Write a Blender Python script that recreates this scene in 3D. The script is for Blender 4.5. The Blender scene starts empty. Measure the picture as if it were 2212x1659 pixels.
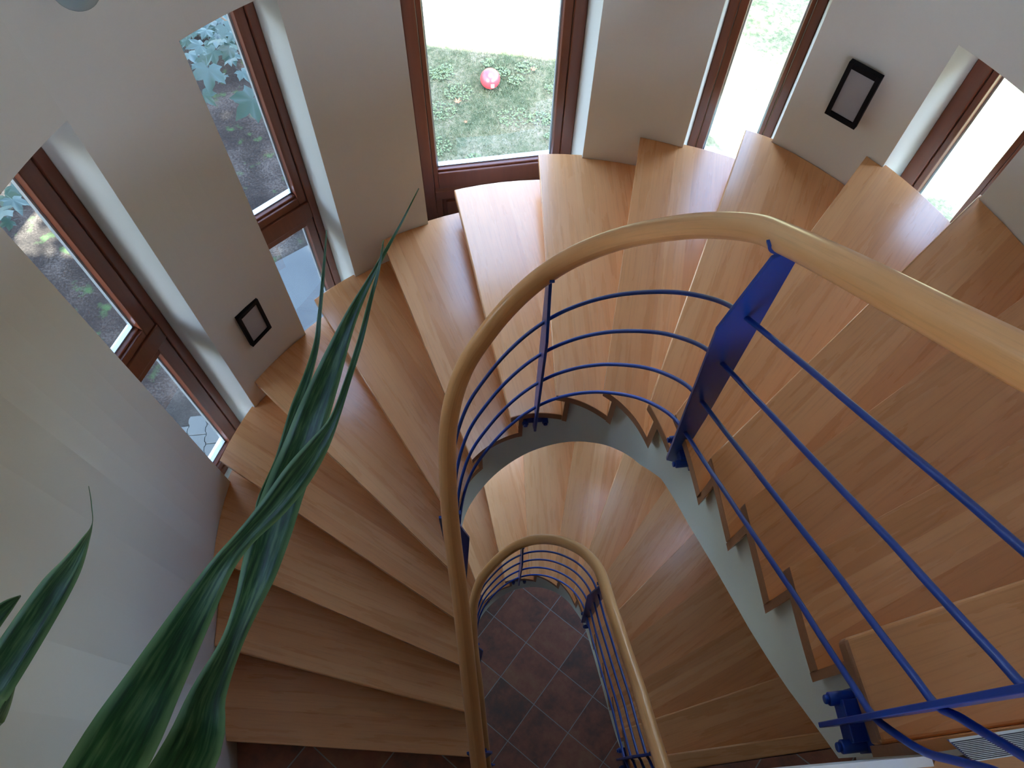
import bpy, bmesh, math, random
import numpy as np
from mathutils import Vector, Matrix
sc = bpy.context.scene
C = sc.collection
V = Vector
# ---------------------------------------------------------------- camera, sky, sun, exposure
HZ = 6.8764
FPX, TILT, ROLL = 1673.32, 0.472773, 0.0338614
cam_d = bpy.data.cameras.new('camera'); cam = bpy.data.objects.new('camera', cam_d); C.objects.link(cam)
fw = V((0, math.sin(TILT), -math.cos(TILT))); up0 = V((0, math.cos(TILT), math.sin(TILT))); rt0 = V((1, 0, 0))
rt = math.cos(ROLL)*rt0 + math.sin(ROLL)*up0; up = -math.sin(ROLL)*rt0 + math.cos(ROLL)*up0
cam.matrix_world = Matrix(((rt.x, up.x, -fw.x, 0), (rt.y, up.y, -fw.y, 0), (rt.z, up.z, -fw.z, HZ), (0, 0, 0, 1)))
cam_d.sensor_width = 36; cam_d.lens = FPX/2212*36; cam_d.clip_start = .02
sc.camera = cam
w = bpy.data.worlds.new('sky'); sc.world = w; w.use_nodes = True
nt = w.node_tree; nt.nodes.clear()
sky = nt.nodes.new('ShaderNodeTexSky'); sky.sky_type = 'NISHITA'; sky.sun_disc = False
sky.sun_elevation = math.radians(59); sky.sun_rotation = math.radians(187); sky.altitude = 200; sky.dust_density = 3.
bg = nt.nodes.new('ShaderNodeBackground'); bg.inputs[1].default_value = 0.7
ow = nt.nodes.new('ShaderNodeOutputWorld')
hs = nt.nodes.new('ShaderNodeHueSaturation'); hs.inputs['Saturation'].default_value = 1.0
nt.links.new(sky.outputs[0], hs.inputs['Color']); nt.links.new(hs.outputs[0], bg.inputs[0]); nt.links.new(bg.outputs[0], ow.inputs[0])
sun_d = bpy.data.lights.new('sun', 'SUN'); sun = bpy.data.objects.new('sun', sun_d); C.objects.link(sun)
sun_d.energy = 18; sun_d.angle = math.radians(.6); sun_d.color = (1, .94, .84)
SUND = V((.06, math.cos(math.radians(59)), -math.sin(math.radians(59)))).normalized()
sun.rotation_euler = SUND.to_track_quat('-Z', 'Y').to_euler(); sun.location = (0, -6, 14)
sc.view_settings.view_transform = 'Standard'; sc.view_settings.look = 'None'
sc.view_settings.gamma = 1; sc.view_settings.use_curve_mapping = False
sc.view_settings.exposure = 2.85
sc.cycles.max_bounces = 14; sc.cycles.diffuse_bounces = 8; sc.cycles.transparent_max_bounces = 16
sc.cycles.sample_clamp_indirect = 6; sc.cycles.caustics_reflective = False; sc.cycles.caustics_refractive = False
# ---------------------------------------------------------------- measured plan (metres)
STOREY = 2.805; R = .165; NR = 17
def noseline_data():
    return {0:(.8081,.1339,1.3307,.2183),1:(.6102,.2448,.9628,.3618),2:(.5872,.4118,1.1605,.7248),3:(.5599,.6011,1.3947,1.2228),
     4:(.5399,.7869,1.4868,1.7270),5:(.9980,1.6920,1.2418,2.0305),6:(.4408,1.0881,.8840,2.3025),7:(.3230,1.2260,.5027,2.4110),
     8:(.1675,1.2720,.0818,2.4821),9:(.0005,1.2540,-.2995,2.4089),10:(-.2848,1.4469,-.5917,2.1394),11:(-.2914,1.0377,-.9406,1.9796),
     12:(-.2479,.7918,-1.1930,1.6138),13:(-.2240,.6184,-1.3344,1.2795),14:(-.1993,.4463,-1.3540,.8699),15:(-.1680,.2638,-1.3209,.5079),
     16:(-.1415,.0895,-1.2517,.1199)}
NOSE = {k: (np.array(v[:2]), np.array(v[2:])) for k, v in noseline_data().items()}
INNER = [(.705,-.38),(.672,-.15),(.645,.06),(.611,.247),(.589,.41),(.565,.59),(.537,.784),(.500,.955),(.447,1.09),(.39,1.17),(.323,1.225),(.25,1.262),
 (.172,1.279),(.084,1.279),(0,1.256),(-.078,1.213),(-.14,1.155),(-.175,1.10),(-.200,1.008),(-.205,.9),(-.195,.75),(-.158,.5),(-.12,.25),(-.058,-.15)]
RAIL = [(.6357,-.1546,6.6403),(.6282,-.0721,6.5666),(.6205,.0098,6.4929),(.6112,.0908,6.4196),(.601,.1725,6.348),(.5914,.2555,6.2765),(.583,.3382,6.2062),
 (.5704,.4198,6.1387),(.5576,.5015,6.0713),(.545,.5831,6.0038),(.5329,.6649,5.9364),(.5202,.746,5.8689),(.5105,.8276,5.7978),(.5016,.9095,5.7243),
 (.4865,.9905,5.6509),(.456,1.067,5.5656),(.413,1.1366,5.4768),(.3553,1.1938,5.3881),(.2879,1.2393,5.3009),(.2122,1.2683,5.2138),(.131,1.2778,5.1265),
 (.051,1.265,5.0377),(-.0229,1.2331,4.949),(-.0884,1.188,4.8597),(-.1467,1.1329,4.7686),(-.1834,1.0621,4.6776),(-.2006,.9821,4.5894),(-.2006,.8998,4.5055),
 (-.1953,.8176,4.4216),(-.185,.736,4.3391),(-.1713,.6547,4.2578),(-.1565,.5734,4.1764),(-.1435,.4917,4.096),(-.1315,.41,4.016),(-.1193,.3283,3.936),
 (-.1069,.2466,3.8565),(-.0944,.1649,3.7771),(-.0818,.0833,3.6977),(-.0692,.0016,3.6186),(-.0565,-.0801,3.5395)]
CC = np.array((.17, .93))
def catmull(P, sub=12):
    P = np.array(P, float); PP = np.vstack([2*P[0]-P[1], P, 2*P[-1]-P[-2]]); Q = []
    for i in range(1, len(PP)-2):
        a, b, c, d = PP[i-1:i+3]
        for t in np.linspace(0, 1, sub, endpoint=False):
            Q.append(.5*((2*b)+(c-a)*t+(2*a-5*b+4*c-d)*t*t+(-a+3*b-3*c+d)*t**3))
    Q.append(P[-1]); return np.array(Q)
IC = catmull(INNER, 10)
def normals2(P):
    T = np.gradient(P, axis=0); T /= np.linalg.norm(T, axis=1)[:, None]
    return np.c_[-T[:, 1], T[:, 0]]           # points into the well
ICN = normals2(IC)
# windows: (left corner, right corner) of each opening on the inner wall face
WIN = {1:((-1.349,1.247),(-1.24,1.57)),2:((-1.008,1.896),(-.767,2.126)),3:((-.421,2.326),(.277,2.458)),4:((.68,2.377),(.988,2.262)),5:((1.298,1.992),(1.486,1.714))}
WIN = {k: (np.array(a), np.array(b)) for k, (a, b) in WIN.items()}
def wn(k):
    a, b = WIN[k]; d = (b-a)/np.linalg.norm(b-a); return np.array([-d[1], d[0]])
AC = np.array((.192, .970))
def arc(p, q, n=8):
    p, q = np.array(p, float), np.array(q, float)
    a0 = math.atan2(*(p-AC)[::-1]); a1 = math.atan2(*(q-AC)[::-1]); r0 = np.linalg.norm(p-AC); r1 = np.linalg.norm(q-AC)
    if a1-a0 > math.pi: a1 -= 2*math.pi
    if a1-a0 < -math.pi: a1 += 2*math.pi
    return [AC+(r0+(r1-r0)*t)*np.array((math.cos(a0+(a1-a0)*t), math.sin(a0+(a1-a0)*t))) for t in np.linspace(0, 1, n)]
RIGHT = [(1.70,-4.0),(1.70,-.2),(1.70,.35),(1.70,.75)]
LEFT = [(-1.354,.868),(-1.353,.708),(-1.333,.508),(-1.305,.317),(-1.251,.122),(-1.215,-.05),(-1.19,-.3),(-1.19,-4.0)]
PIERS = [[np.array(p) for p in RIGHT[:-1]] + arc(RIGHT[-1], WIN[5][1], 10), arc(WIN[5][0], WIN[4][1], 5), arc(WIN[4][0], WIN[3][1], 6),
         arc(WIN[3][0], WIN[2][1], 6), arc(WIN[2][0], WIN[1][1], 7), arc(WIN[1][0], LEFT[0], 5) + [np.array(p) for p in LEFT[1:]]]
WORDER = [5, 4, 3, 2, 1]
BAYARC = {k: arc(WIN[k][1], WIN[k][0], 9) for k in WIN}
OUTC = []                                     # outer edge of the treads: wall face, a little deeper inside each recess
for i, pr in enumerate(PIERS):
    for p in pr: OUTC.append(p + (AC-p)/np.linalg.norm(AC-p)*.002)
    if i < 5:
        for p in BAYARC[WORDER[i]]: OUTC.append(p - (AC-p)/np.linalg.norm(AC-p)*.016)
OUTC = np.array(OUTC)
# ---------------------------------------------------------------- helpers
def prop(o, label=None, cat=None, group=None, kind=None):
    if label: o['label'] = label
    if cat: o['category'] = cat
    if group: o['group'] = group
    if kind: o['kind'] = kind
    return o
class MB:
    def __init__(s): s.v = []; s.f = []; s.uv = {}; s.sm = set()
    def face(s, idx, uv=None, smooth=False):
        s.f.append(tuple(idx))
        if uv: s.uv[len(s.f)-1] = uv
        if smooth: s.sm.add(len(s.f)-1)
    def add(s, pts):
        n = len(s.v); s.v += [tuple(map(float, p)) for p in pts]; return list(range(n, n+len(pts)))
    def prism(s, poly, z0, z1):
        """closed prism on a plan polygon; z0/z1 numbers or lists"""
        n = len(poly); a = z0 if hasattr(z0, '__len__') else [z0]*n; b = z1 if hasattr(z1, '__len__') else [z1]*n
        area = sum(poly[i][0]*poly[(i+1) % n][1]-poly[(i+1) % n][0]*poly[i][1] for i in range(n))
        if area < 0: poly = poly[::-1]; a = a[::-1]; b = b[::-1]
        lo = s.add([(p[0], p[1], z) for p, z in zip(poly, a)]); hi = s.add([(p[0], p[1], z) for p, z in zip(poly, b)])
        s.face(lo[::-1]); s.face(hi)
        for i in range(n):
            j = (i+1) % n; s.face((lo[i], lo[j], hi[j], hi[i]))
    def box(s, o, ax, ay, az, sx, sy, sz):
        """box from corner o along unit axes"""
        o = V(o); ax, ay, az = V(ax)*sx, V(ay)*sy, V(az)*sz
        i = s.add([o, o+ax, o+ax+ay, o+ay, o+az, o+ax+az, o+ax+ay+az, o+ay+az])
        fl = [(3,2,1,0),(4,5,6,7),(0,1,5,4),(1,2,6,5),(2,3,7,6),(3,0,4,7)]
        if ax.cross(ay).dot(az) < 0: fl = [f[::-1] for f in fl]
        for f in fl: s.face([i[k] for k in f])
    def tube(s, pts, r, seg=14, cap=True, uv=False, prof=None):
        pts = [V(p) for p in pts]; rings = []; L = 0; up_ = V((0, 0, 1)); prevn = None; ls = []
        for i, p in enumerate(pts):
            t = (pts[min(i+1, len(pts)-1)]-pts[max(i-1, 0)]).normalized()
            if prevn is None:
                nn = up_ - t*up_.dot(t)
                if nn.length < .2: nn = V((1, 0, 0)) - t*t.x
            else: nn = prevn - t*prevn.dot(t)
            nn.normalize(); prevn = nn; b = t.cross(nn)
            rr = r(i/(len(pts)-1)) if callable(r) else r
            rings.append(s.add([p + nn*rr*math.cos(2*math.pi*k/seg) + b*rr*math.sin(2*math.pi*k/seg) for k in range(seg)]))
            if i: L += (p-pts[i-1]).length
            ls.append(L)
        for i in range(len(rings)-1):
            for k in range(seg):
                k2 = (k+1) % seg; u = None
                if uv: u = [(ls[i], k/seg*.18), (ls[i], (k+1)/seg*.18), (ls[i+1], (k+1)/seg*.18), (ls[i+1], k/seg*.18)]
                s.face((rings[i][k], rings[i][k2], rings[i+1][k2], rings[i+1][k]), u, True)
        if cap: s.face(rings[0][::-1]); s.face(rings[-1])
    def sphere(s, c, r, nu=20, nv=12, v0=0., v1=1., sq=(1, 1, 1)):
        c = V(c); rows = []
        for j in range(nv+1):
            th = math.pi*(v0+(v1-v0)*j/nv)
            rows.append(s.add([c+V((sq[0]*r*math.sin(th)*math.cos(2*math.pi*i/nu), sq[1]*r*math.sin(th)*math.sin(2*math.pi*i/nu), sq[2]*r*math.cos(th))) for i in range(nu)]))
        for j in range(nv):
            for i in range(nu):
                k = (i+1) % nu; s.face((rows[j][i], rows[j+1][i], rows[j+1][k], rows[j][k]), None, True)
    def build(s, name, mat, parent=None, uvf=None, bevel=0, seg=2, merge=False, origin=None):
        me = bpy.data.meshes.new(name)
        off = V(origin) if origin is not None else V((0, 0, 0))
        me.from_pydata([tuple(V(p)-off) for p in s.v], [], s.f); me.update()
        if merge or s.sm:
            for i in s.sm: me.polygons[i].use_smooth = True
        if s.uv or uvf:
            ul = me.uv_layers.new(name='UVMap')
            for pl in me.polygons:
                for q, li in enumerate(pl.loop_indices):
                    if pl.index in s.uv: ul.data[li].uv = s.uv[pl.index][q]
                    elif uvf: ul.data[li].uv = uvf(V(s.v[me.loops[li].vertex_index]), pl.normal)
        for m in (mat if isinstance(mat, (list, tuple)) else [mat]): me.materials.append(m)
        if merge:
            bm = bmesh.new(); bm.from_mesh(me); bmesh.ops.remove_doubles(bm, verts=bm.verts, dist=1e-5); bm.to_mesh(me); bm.free()
        o = bpy.data.objects.new(name, me); C.objects.link(o); o.location = off
        if parent is not None:
            o.parent = parent; o.location = off - world_loc(parent)
        if bevel:
            b = o.modifiers.new('bevel', 'BEVEL'); b.width = bevel; b.segments = seg; b.limit_method = 'ANGLE'; b.angle_limit = math.radians(40)
        return o
def world_loc(o):
    p = V(o.location)
    while o.parent: o = o.parent; p += V(o.location)
    return p
def empty(name, loc=(0, 0, 0)):
    e = bpy.data.objects.new(name, None); e.empty_display_size = .1; C.objects.link(e); e.location = loc; return e
def copy_tree(o, parent=None):
    c = o.copy(); C.objects.link(c)
    if parent is not None: c.parent = parent
    for ch in [x for x in o.children]: copy_tree(ch, c)
    return c
# ---------------------------------------------------------------- materials
class NT:
    def __init__(s, name):
        s.m = bpy.data.materials.new(name); s.m.use_nodes = True; s.t = s.m.node_tree; s.b = s.t.nodes['Principled BSDF']
    def n(s, typ, **kw):
        nd = s.t.nodes.new('ShaderNode'+typ)
        for k, v in kw.items(): setattr(nd, k, v)
        return nd
    def l(s, a, b): s.t.links.new(a, b)
    def set(s, sock, v):
        if isinstance(v, bpy.types.NodeSocket): s.l(v, sock)
        else: sock.default_value = v
    def math(s, op, a, b=0., c=None):
        nd = s.n('Math', operation=op); s.set(nd.inputs[0], a); s.set(nd.inputs[1], b)
        if c is not None: s.set(nd.inputs[2], c)
        return nd.outputs[0]
    def comb(s, x, y, z=0.):
        nd = s.n('CombineXYZ'); s.set(nd.inputs[0], x); s.set(nd.inputs[1], y); s.set(nd.inputs[2], z); return nd.outputs[0]
    def sep(s, v): nd = s.n('SeparateXYZ'); s.l(v, nd.inputs[0]); return nd.outputs
    def noise(s, vec, scale, detail=3, rough=.55):
        nd = s.n('TexNoise'); s.l(vec, nd.inputs['Vector']); nd.inputs['Scale'].default_value = scale
        nd.inputs['Detail'].default_value = detail; nd.inputs['Roughness'].default_value = rough; return nd.outputs[0]
    def ramp(s, fac, stops):
        nd = s.n('ValToRGB'); s.set(nd.inputs[0], fac); e = nd.color_ramp.elements
        while len(e) < len(stops): e.new(.5)
        for q, (p, c) in zip(e, stops): q.position = p; q.color = (*c, 1)
        return nd.outputs[0]
    def mix(s, f, a, b, mode='MIX'):
        nd = s.n('Mix', data_type='RGBA', blend_type=mode); s.set(nd.inputs[0], f)
        for sk, v in ((nd.inputs[6], a), (nd.inputs[7], b)): s.set(sk, (*v, 1) if isinstance(v, tuple) and len(v) == 3 else v)
        return nd.outputs[2]
    def bump(s, h, strength=.2, dist=.002):
        nd = s.n('Bump'); s.l(h, nd.inputs['Height']); nd.inputs['Strength'].default_value = strength; nd.inputs['Distance'].default_value = dist
        s.l(nd.outputs[0], s.b.inputs['Normal'])
    def fin(s, col=None, rough=None, metal=None, spec=None, coat=None):
        for nm, v in (('Base Color', col), ('Roughness', rough), ('Metallic', metal), ('Specular IOR Level', spec), ('Coat Weight', coat)):
            if v is None: continue
            s.set(s.b.inputs[nm], (*v, 1) if isinstance(v, tuple) and len(v) == 3 else v)
        return s.m
def obj_co(m): return m.n('TexCoord').outputs['Object']
def wood(name, cols, lam, rough, fine=1.):
    m = NT(name); uv = m.n('TexCoord').outputs['UV']; u, v, _ = m.sep(uv)
    warp = m.noise(m.comb(m.math('MULTIPLY', u, .8), m.math('MULTIPLY', v, 2.)), 1.5, 2)
    vv = m.math('ADD', v, m.math('MULTIPLY', warp, .012))
    idx = m.math('FLOOR', m.math('DIVIDE', vv, lam))
    wnz = m.n('TexWhiteNoise', noise_dimensions='1D'); m.l(idx, wnz.inputs['W']); rnd = wnz.outputs[0]
    uo = m.math('ADD', u, m.math('MULTIPLY', rnd, 13.7))
    grain = m.noise(m.comb(m.math('MULTIPLY', uo, 1.3), m.math('MULTIPLY', v, 42.*fine)), 3., 5, .6)
    figure = m.noise(m.comb(m.math('MULTIPLY', uo, 1.), m.math('MULTIPLY', v, 9.)), 2.4, 4, .55)
    tone = m.math('ADD', m.math('MULTIPLY', rnd, .42), m.math('ADD', m.math('MULTIPLY', figure, .42), .03))
    col = m.ramp(tone, [(.12, cols[2]), (.42, cols[1]), (.80, cols[0])])
    pore = m.ramp(grain, [(.30, (.62, .58, .54)), (.50, (1, 1, 1)), (.72, (1.0, 1.0, 1.0))])
    col = m.mix(.32, col, pore, 'MULTIPLY')
    m.bump(grain, .05, .001)
    return m.fin(col, m.math('ADD', m.math('MULTIPLY', figure, .12), rough), spec=.5)
M = {}
M['tread'] = wood('beech_tread', [(.78, .415, .185), (.70, .335, .135), (.60, .26, .095)], .082, .22)
m = NT('beech_end_grain'); M['endgrain'] = m.fin(m.mix(m.noise(obj_co(m), 120., 3), (.40, .185, .082), (.28, .12, .055)), .45)
M['tread'].node_tree.nodes['Principled BSDF'].inputs['Coat Weight'].default_value = .3
M['tread'].node_tree.nodes['Principled BSDF'].inputs['Coat Roughness'].default_value = .16
M['rail'] = wood('beech_handrail', [(.84, .44, .18), (.76, .36, .13), (.66, .28, .095)], .06, .24, 1.5)
M['floorwood'] = wood('beech_floor', [(.60, .36, .19), (.50, .27, .13), (.42, .20, .09)], .07, .3)
def plaster(name, col, bs=.12):
    m = NT(name); oc = obj_co(m); n1 = m.noise(oc, 240., 2); n2 = m.noise(oc, 1.6, 3)
    m.bump(n1, bs, .0015)
    c2 = tuple(x*.93 for x in col)
    return m.fin(m.mix(n2, col, c2), .88, spec=.25)
M['wall'] = plaster('wall_plaster', (.72, .70, .645))
M['slab'] = plaster('slab_paint', (.74, .79, .74), .06)
M['ceiling'] = plaster('ceiling_paint', (.74, .74, .72), .05)
M['white'] = NT('white_paint').fin((.80, .84, .86), .4)
def stain(name, c1, c2):
    m = NT(name); oc = obj_co(m); x, y, z = m.sep(oc)
    g = m.noise(m.comb(m.math('MULTIPLY', x, 60.), m.math('MULTIPLY', y, 60.), m.math('MULTIPLY', z, 4.)), 1., 4)
    m.bump(g, .06, .001)
    return m.fin(m.mix(g, c1, c2), .28, spec=.5)
M['frame'] = stain('stained_frame_wood', (.21, .058, .026), (.13, .034, .016))
M['blue'] = NT('blue_paint').fin((.008, .045, .27), .33, spec=.5)
M['black'] = NT('black_plastic').fin((.003, .003, .005), .6, spec=.15)
M['alu'] = NT('anodised_aluminium').fin((.62, .66, .68), .35, metal=.7)
M['ribalu'] = NT('ribbed_aluminium').fin((.68, .78, .86), .42, metal=.25)
M['blackish'] = NT('dark_blue_grey').fin((.05, .06, .12), .6)
m = NT('frosted_glass'); M['frost'] = m.fin(m.mix(m.noise(obj_co(m), 9., 2), (.36, .36, .37), (.28, .28, .30)), .42)
m = NT('globe_glass'); M['globe'] = m.fin((.30, .36, .37), .25)
# window glass: a thin pane, clear straight through with its surface reflection
m = NT('window_glass'); t = m.t
tr = m.n('BsdfTransparent'); tr.inputs[0].default_value = (.93, .97, .95, 1)
gl = m.n('BsdfGlossy'); gl.inputs['Roughness'].default_value = .0
fr = m.n('Fresnel'); fr.inputs[0].default_value = 1.45
ms = m.n('MixShader'); m.l(fr.outputs[0], ms.inputs[0]); m.l(tr.outputs[0], ms.inputs[1]); m.l(gl.outputs[0], ms.inputs[2])
m.l(ms.outputs[0], t.nodes['Material Output'].inputs[0]); M['glass'] = m.m
# terracotta floor tiles laid diagonally
TA, TS, TOX, TOY = -.633007, .34777, .39993, 1.32906
def tiles():
    m = NT('terracotta_tiles'); oc = m.n('NewGeometry').outputs['Position']; x, y, z = m.sep(oc)
    dx = m.math('SUBTRACT', x, TOX); dy = m.math('SUBTRACT', y, TOY)
    ca, sa = math.cos(TA)/TS, math.sin(TA)/TS
    j = m.math('ADD', m.math('MULTIPLY', dx, ca), m.math('MULTIPLY', dy, sa))
    i = m.math('SUBTRACT', m.math('MULTIPLY', dx, sa), m.math('MULTIPLY', dy, ca))
    def edge(q):
        f = m.math('FRACT', q); return m.math('MINIMUM', f, m.math('SUBTRACT', 1., f))
    e = m.math('MINIMUM', edge(i), edge(j)); grout = m.math('LESS_THAN', e, .0085)
    wnz = m.n('TexWhiteNoise', noise_dimensions='2D'); m.l(m.comb(m.math('FLOOR', i), m.math('FLOOR', j)), wnz.inputs['Vector'])
    n1 = m.noise(m.comb(m.math('ADD', i, m.math('MULTIPLY', wnz.outputs[0], 9.)), j), 2.1, 6, .62)
    n2 = m.noise(m.comb(j, m.math('ADD', i, m.math('MULTIPLY', wnz.outputs[0], 5.))), 9., 5, .65)
    tone = m.math('ADD', m.math('MULTIPLY', n1, .65), m.math('ADD', m.math('MULTIPLY', n2, .25), m.math('MULTIPLY', wnz.outputs[0], .16)))
    col = m.ramp(tone, [(.30, (.13, .105, .098)), (.46, (.23, .12, .092)), (.58, (.38, .15, .105)), (.75, (.44, .24, .14))])
    col = m.mix(grout, col, (.42, .42, .41))
    h = m.math('SUBTRACT', m.math('MULTIPLY', n2, .15), m.math('MULTIPLY', grout, 1.)); m.bump(h, .5, .002)
    return m.fin(col, .42, spec=.4)
M['tiles'] = tiles()
# outdoor ground
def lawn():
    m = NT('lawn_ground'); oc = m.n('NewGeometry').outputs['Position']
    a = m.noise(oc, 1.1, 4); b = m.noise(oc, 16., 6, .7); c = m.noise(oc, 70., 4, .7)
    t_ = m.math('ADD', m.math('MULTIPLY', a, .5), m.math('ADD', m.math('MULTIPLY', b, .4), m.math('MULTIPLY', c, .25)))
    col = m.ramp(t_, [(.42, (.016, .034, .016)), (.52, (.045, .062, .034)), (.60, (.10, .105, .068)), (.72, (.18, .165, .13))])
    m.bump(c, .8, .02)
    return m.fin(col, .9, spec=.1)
M['lawn'] = lawn()
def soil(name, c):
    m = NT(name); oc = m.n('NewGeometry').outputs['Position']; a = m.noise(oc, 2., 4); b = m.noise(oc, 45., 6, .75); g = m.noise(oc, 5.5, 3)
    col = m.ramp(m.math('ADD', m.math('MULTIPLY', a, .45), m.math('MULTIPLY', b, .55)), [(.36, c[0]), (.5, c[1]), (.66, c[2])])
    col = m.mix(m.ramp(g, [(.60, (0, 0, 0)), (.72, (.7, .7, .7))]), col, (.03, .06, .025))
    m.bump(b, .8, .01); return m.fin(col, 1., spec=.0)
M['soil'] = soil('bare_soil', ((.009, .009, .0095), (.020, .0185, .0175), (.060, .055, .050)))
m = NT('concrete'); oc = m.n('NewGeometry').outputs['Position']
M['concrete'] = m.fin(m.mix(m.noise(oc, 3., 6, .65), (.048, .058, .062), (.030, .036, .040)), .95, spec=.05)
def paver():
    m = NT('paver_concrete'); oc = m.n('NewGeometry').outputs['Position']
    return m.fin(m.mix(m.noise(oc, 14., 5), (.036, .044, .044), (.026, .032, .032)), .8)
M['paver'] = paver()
m = NT('plant_leaf'); uv = m.n('TexCoord').outputs['UV']; u, v, _ = m.sep(uv)
st = m.noise(m.comb(m.math('MULTIPLY', u, 1.), m.math('MULTIPLY', v, .6)), 9., 3)
edge_ = m.math('ABSOLUTE', m.math('SUBTRACT', u, .5))
col = m.ramp(st, [(.36, (.007, .030, .010)), (.50, (.014, .062, .018)), (.64, (.055, .12, .045))])
col = m.mix(m.ramp(edge_, [(.34, (0, 0, 0)), (.47, (.9, .9, .9))]), col, (.13, .25, .11))
fine_ = m.noise(m.comb(m.math('MULTIPLY', u, 40.), m.math('MULTIPLY', v, 1.)), 1., 2); m.bump(fine_, .12, .001)
M['leaf'] = m.fin(col, .40, spec=.2)
m = NT('maple_leaf'); oc = obj_co(m)
M['maple'] = m.fin(m.mix(m.noise(oc, 3., 3), (.005, .018, .009), (.018, .040, .034)), .45, spec=.3)
m = NT('bush_leaf'); M['bush'] = m.fin(m.mix(m.noise(obj_co(m), 5., 3), (.014, .035, .016), (.05, .085, .045)), .6)
M['grass'] = NT('grass_blade').fin((.075, .095, .055), .7)
M['clover'] = NT('clover_leaf').fin((.055, .082, .028), .6)
M['bark'] = NT('bark').fin((.10, .075, .055), .9)
m = NT('ball_rubber'); M['ball'] = m.fin((.62, .045, .055), .28, spec=.6)
M['sticker'] = NT('sticker_white').fin((.85, .85, .86), .5)
M['ink'] = NT('sticker_ink').fin((.05, .05, .07), .5)
M['dryleaf'] = NT('dry_leaf').fin((.36, .10, .05), .7)
M['pot'] = NT('glazed_pot').fin((.35, .30, .26), .4)
M['potsoil'] = NT('pot_soil').fin((.03, .02, .015), .95)
M['roof'] = NT('roof_tile').fin((.20, .09, .06), .8)
# ---------------------------------------------------------------- plan geometry of the flight
def cross_poly(P, a, e, near):
    """crossing of plan polyline P with the line a + t e, the one nearest to `near`; returns (float index, point)"""
    best = None; n = np.array((-e[1], e[0])); d = (P-a) @ n
    for i in range(len(P)-1):
        if d[i]*d[i+1] <= 0 and d[i] != d[i+1]:
            t_ = d[i]/(d[i]-d[i+1]); q = P[i]+(P[i+1]-P[i])*t_; dist = np.linalg.norm(q-near)
            if best is None or dist < best[0]: best = (dist, i+t_, q)
    return best[1], best[2]
def seg_between(P, i0, q0, i1, q1):
    if i0 > i1: return seg_between(P, i1, q1, i0, q0)[::-1]
    pts = [q0]+[P[j] for j in range(int(math.floor(i0))+1, int(math.ceil(i1)))]+[q1]
    out = [pts[0]]
    for p in pts[1:]:
        if np.linalg.norm(p-out[-1]) > 1e-4: out.append(p)
    return out
LINE = {}
for k, (a, b) in NOSE.items():
    e = (b-a)/np.linalg.norm(b-a); LINE[k] = (a, e)
LINE[17] = (np.array((-.10, -.085)), np.array((-math.cos(math.radians(8)), -math.sin(math.radians(8)))))
mids = {}
for k, (a, e) in LINE.items():
    _, qi = cross_poly(IC, a, e, a if k not in (5, 10) else a-e*.5); _, qo = cross_poly(OUTC, a, e, a+e*1.1); mids[k] = (qi+qo)/2
def upn(k):                                   # unit normal of nose k pointing upstairs
    a, e = LINE[k]; n = np.array((-e[1], e[0])); ref = mids[k-1]-mids[k] if k > 0 else mids[0]-mids[1]
    return n if n @ ref > 0 else -n
def band(kf, sf, kb, sb, off):
    """plan polygon between nose line kf shifted upstairs by sf and nose line kb shifted by sb; inner end inset by off"""
    P = IC - ICN*off
    def ends(k, s_):
        a, e = LINE[k]; a = a + upn(k)*s_
        ii, qi = cross_poly(P, a, e, mids[k]-e*.55); io, qo = cross_poly(OUTC, a, e, mids[k]+e*.55); return ii, qi, io, qo
    fi, fq, fo, fp = ends(kf, sf); bi, bq, bo, bp = ends(kb, sb)
    inner = seg_between(P, bi, bq, fi, fq)    # from back to front
    outer = seg_between(OUTC, fo, fp, bo, bp) # from front to back
    return inner, outer
def len_frac(pts):
    L = [0]
    for a, b in zip(pts[:-1], pts[1:]): L.append(L[-1]+np.linalg.norm(b-a))
    return [x/max(L[-1], 1e-6) for x in L]
THK = .042
ORD = ['', 'first', 'second', 'third', 'fourth', 'fifth', 'sixth', 'seventh', 'eighth', 'ninth', 'tenth', 'eleventh', 'twelfth', 'thirteenth', 'fourteenth', 'fifteenth', 'sixteenth']
def mark_ends(o, inner):
    """the cut ends towards the well show end grain"""
    I = np.array(inner); w0_ = world_loc(o)
    for pl in o.data.polygons:
        if abs(pl.normal.z) > .5: continue
        vs = [np.array((o.data.vertices[v].co.x+w0_.x, o.data.vertices[v].co.y+w0_.y)) for v in pl.vertices]
        if all(np.min(np.linalg.norm(I-v, axis=1)) < 1e-4 for v in vs): pl.material_index = 1
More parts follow.
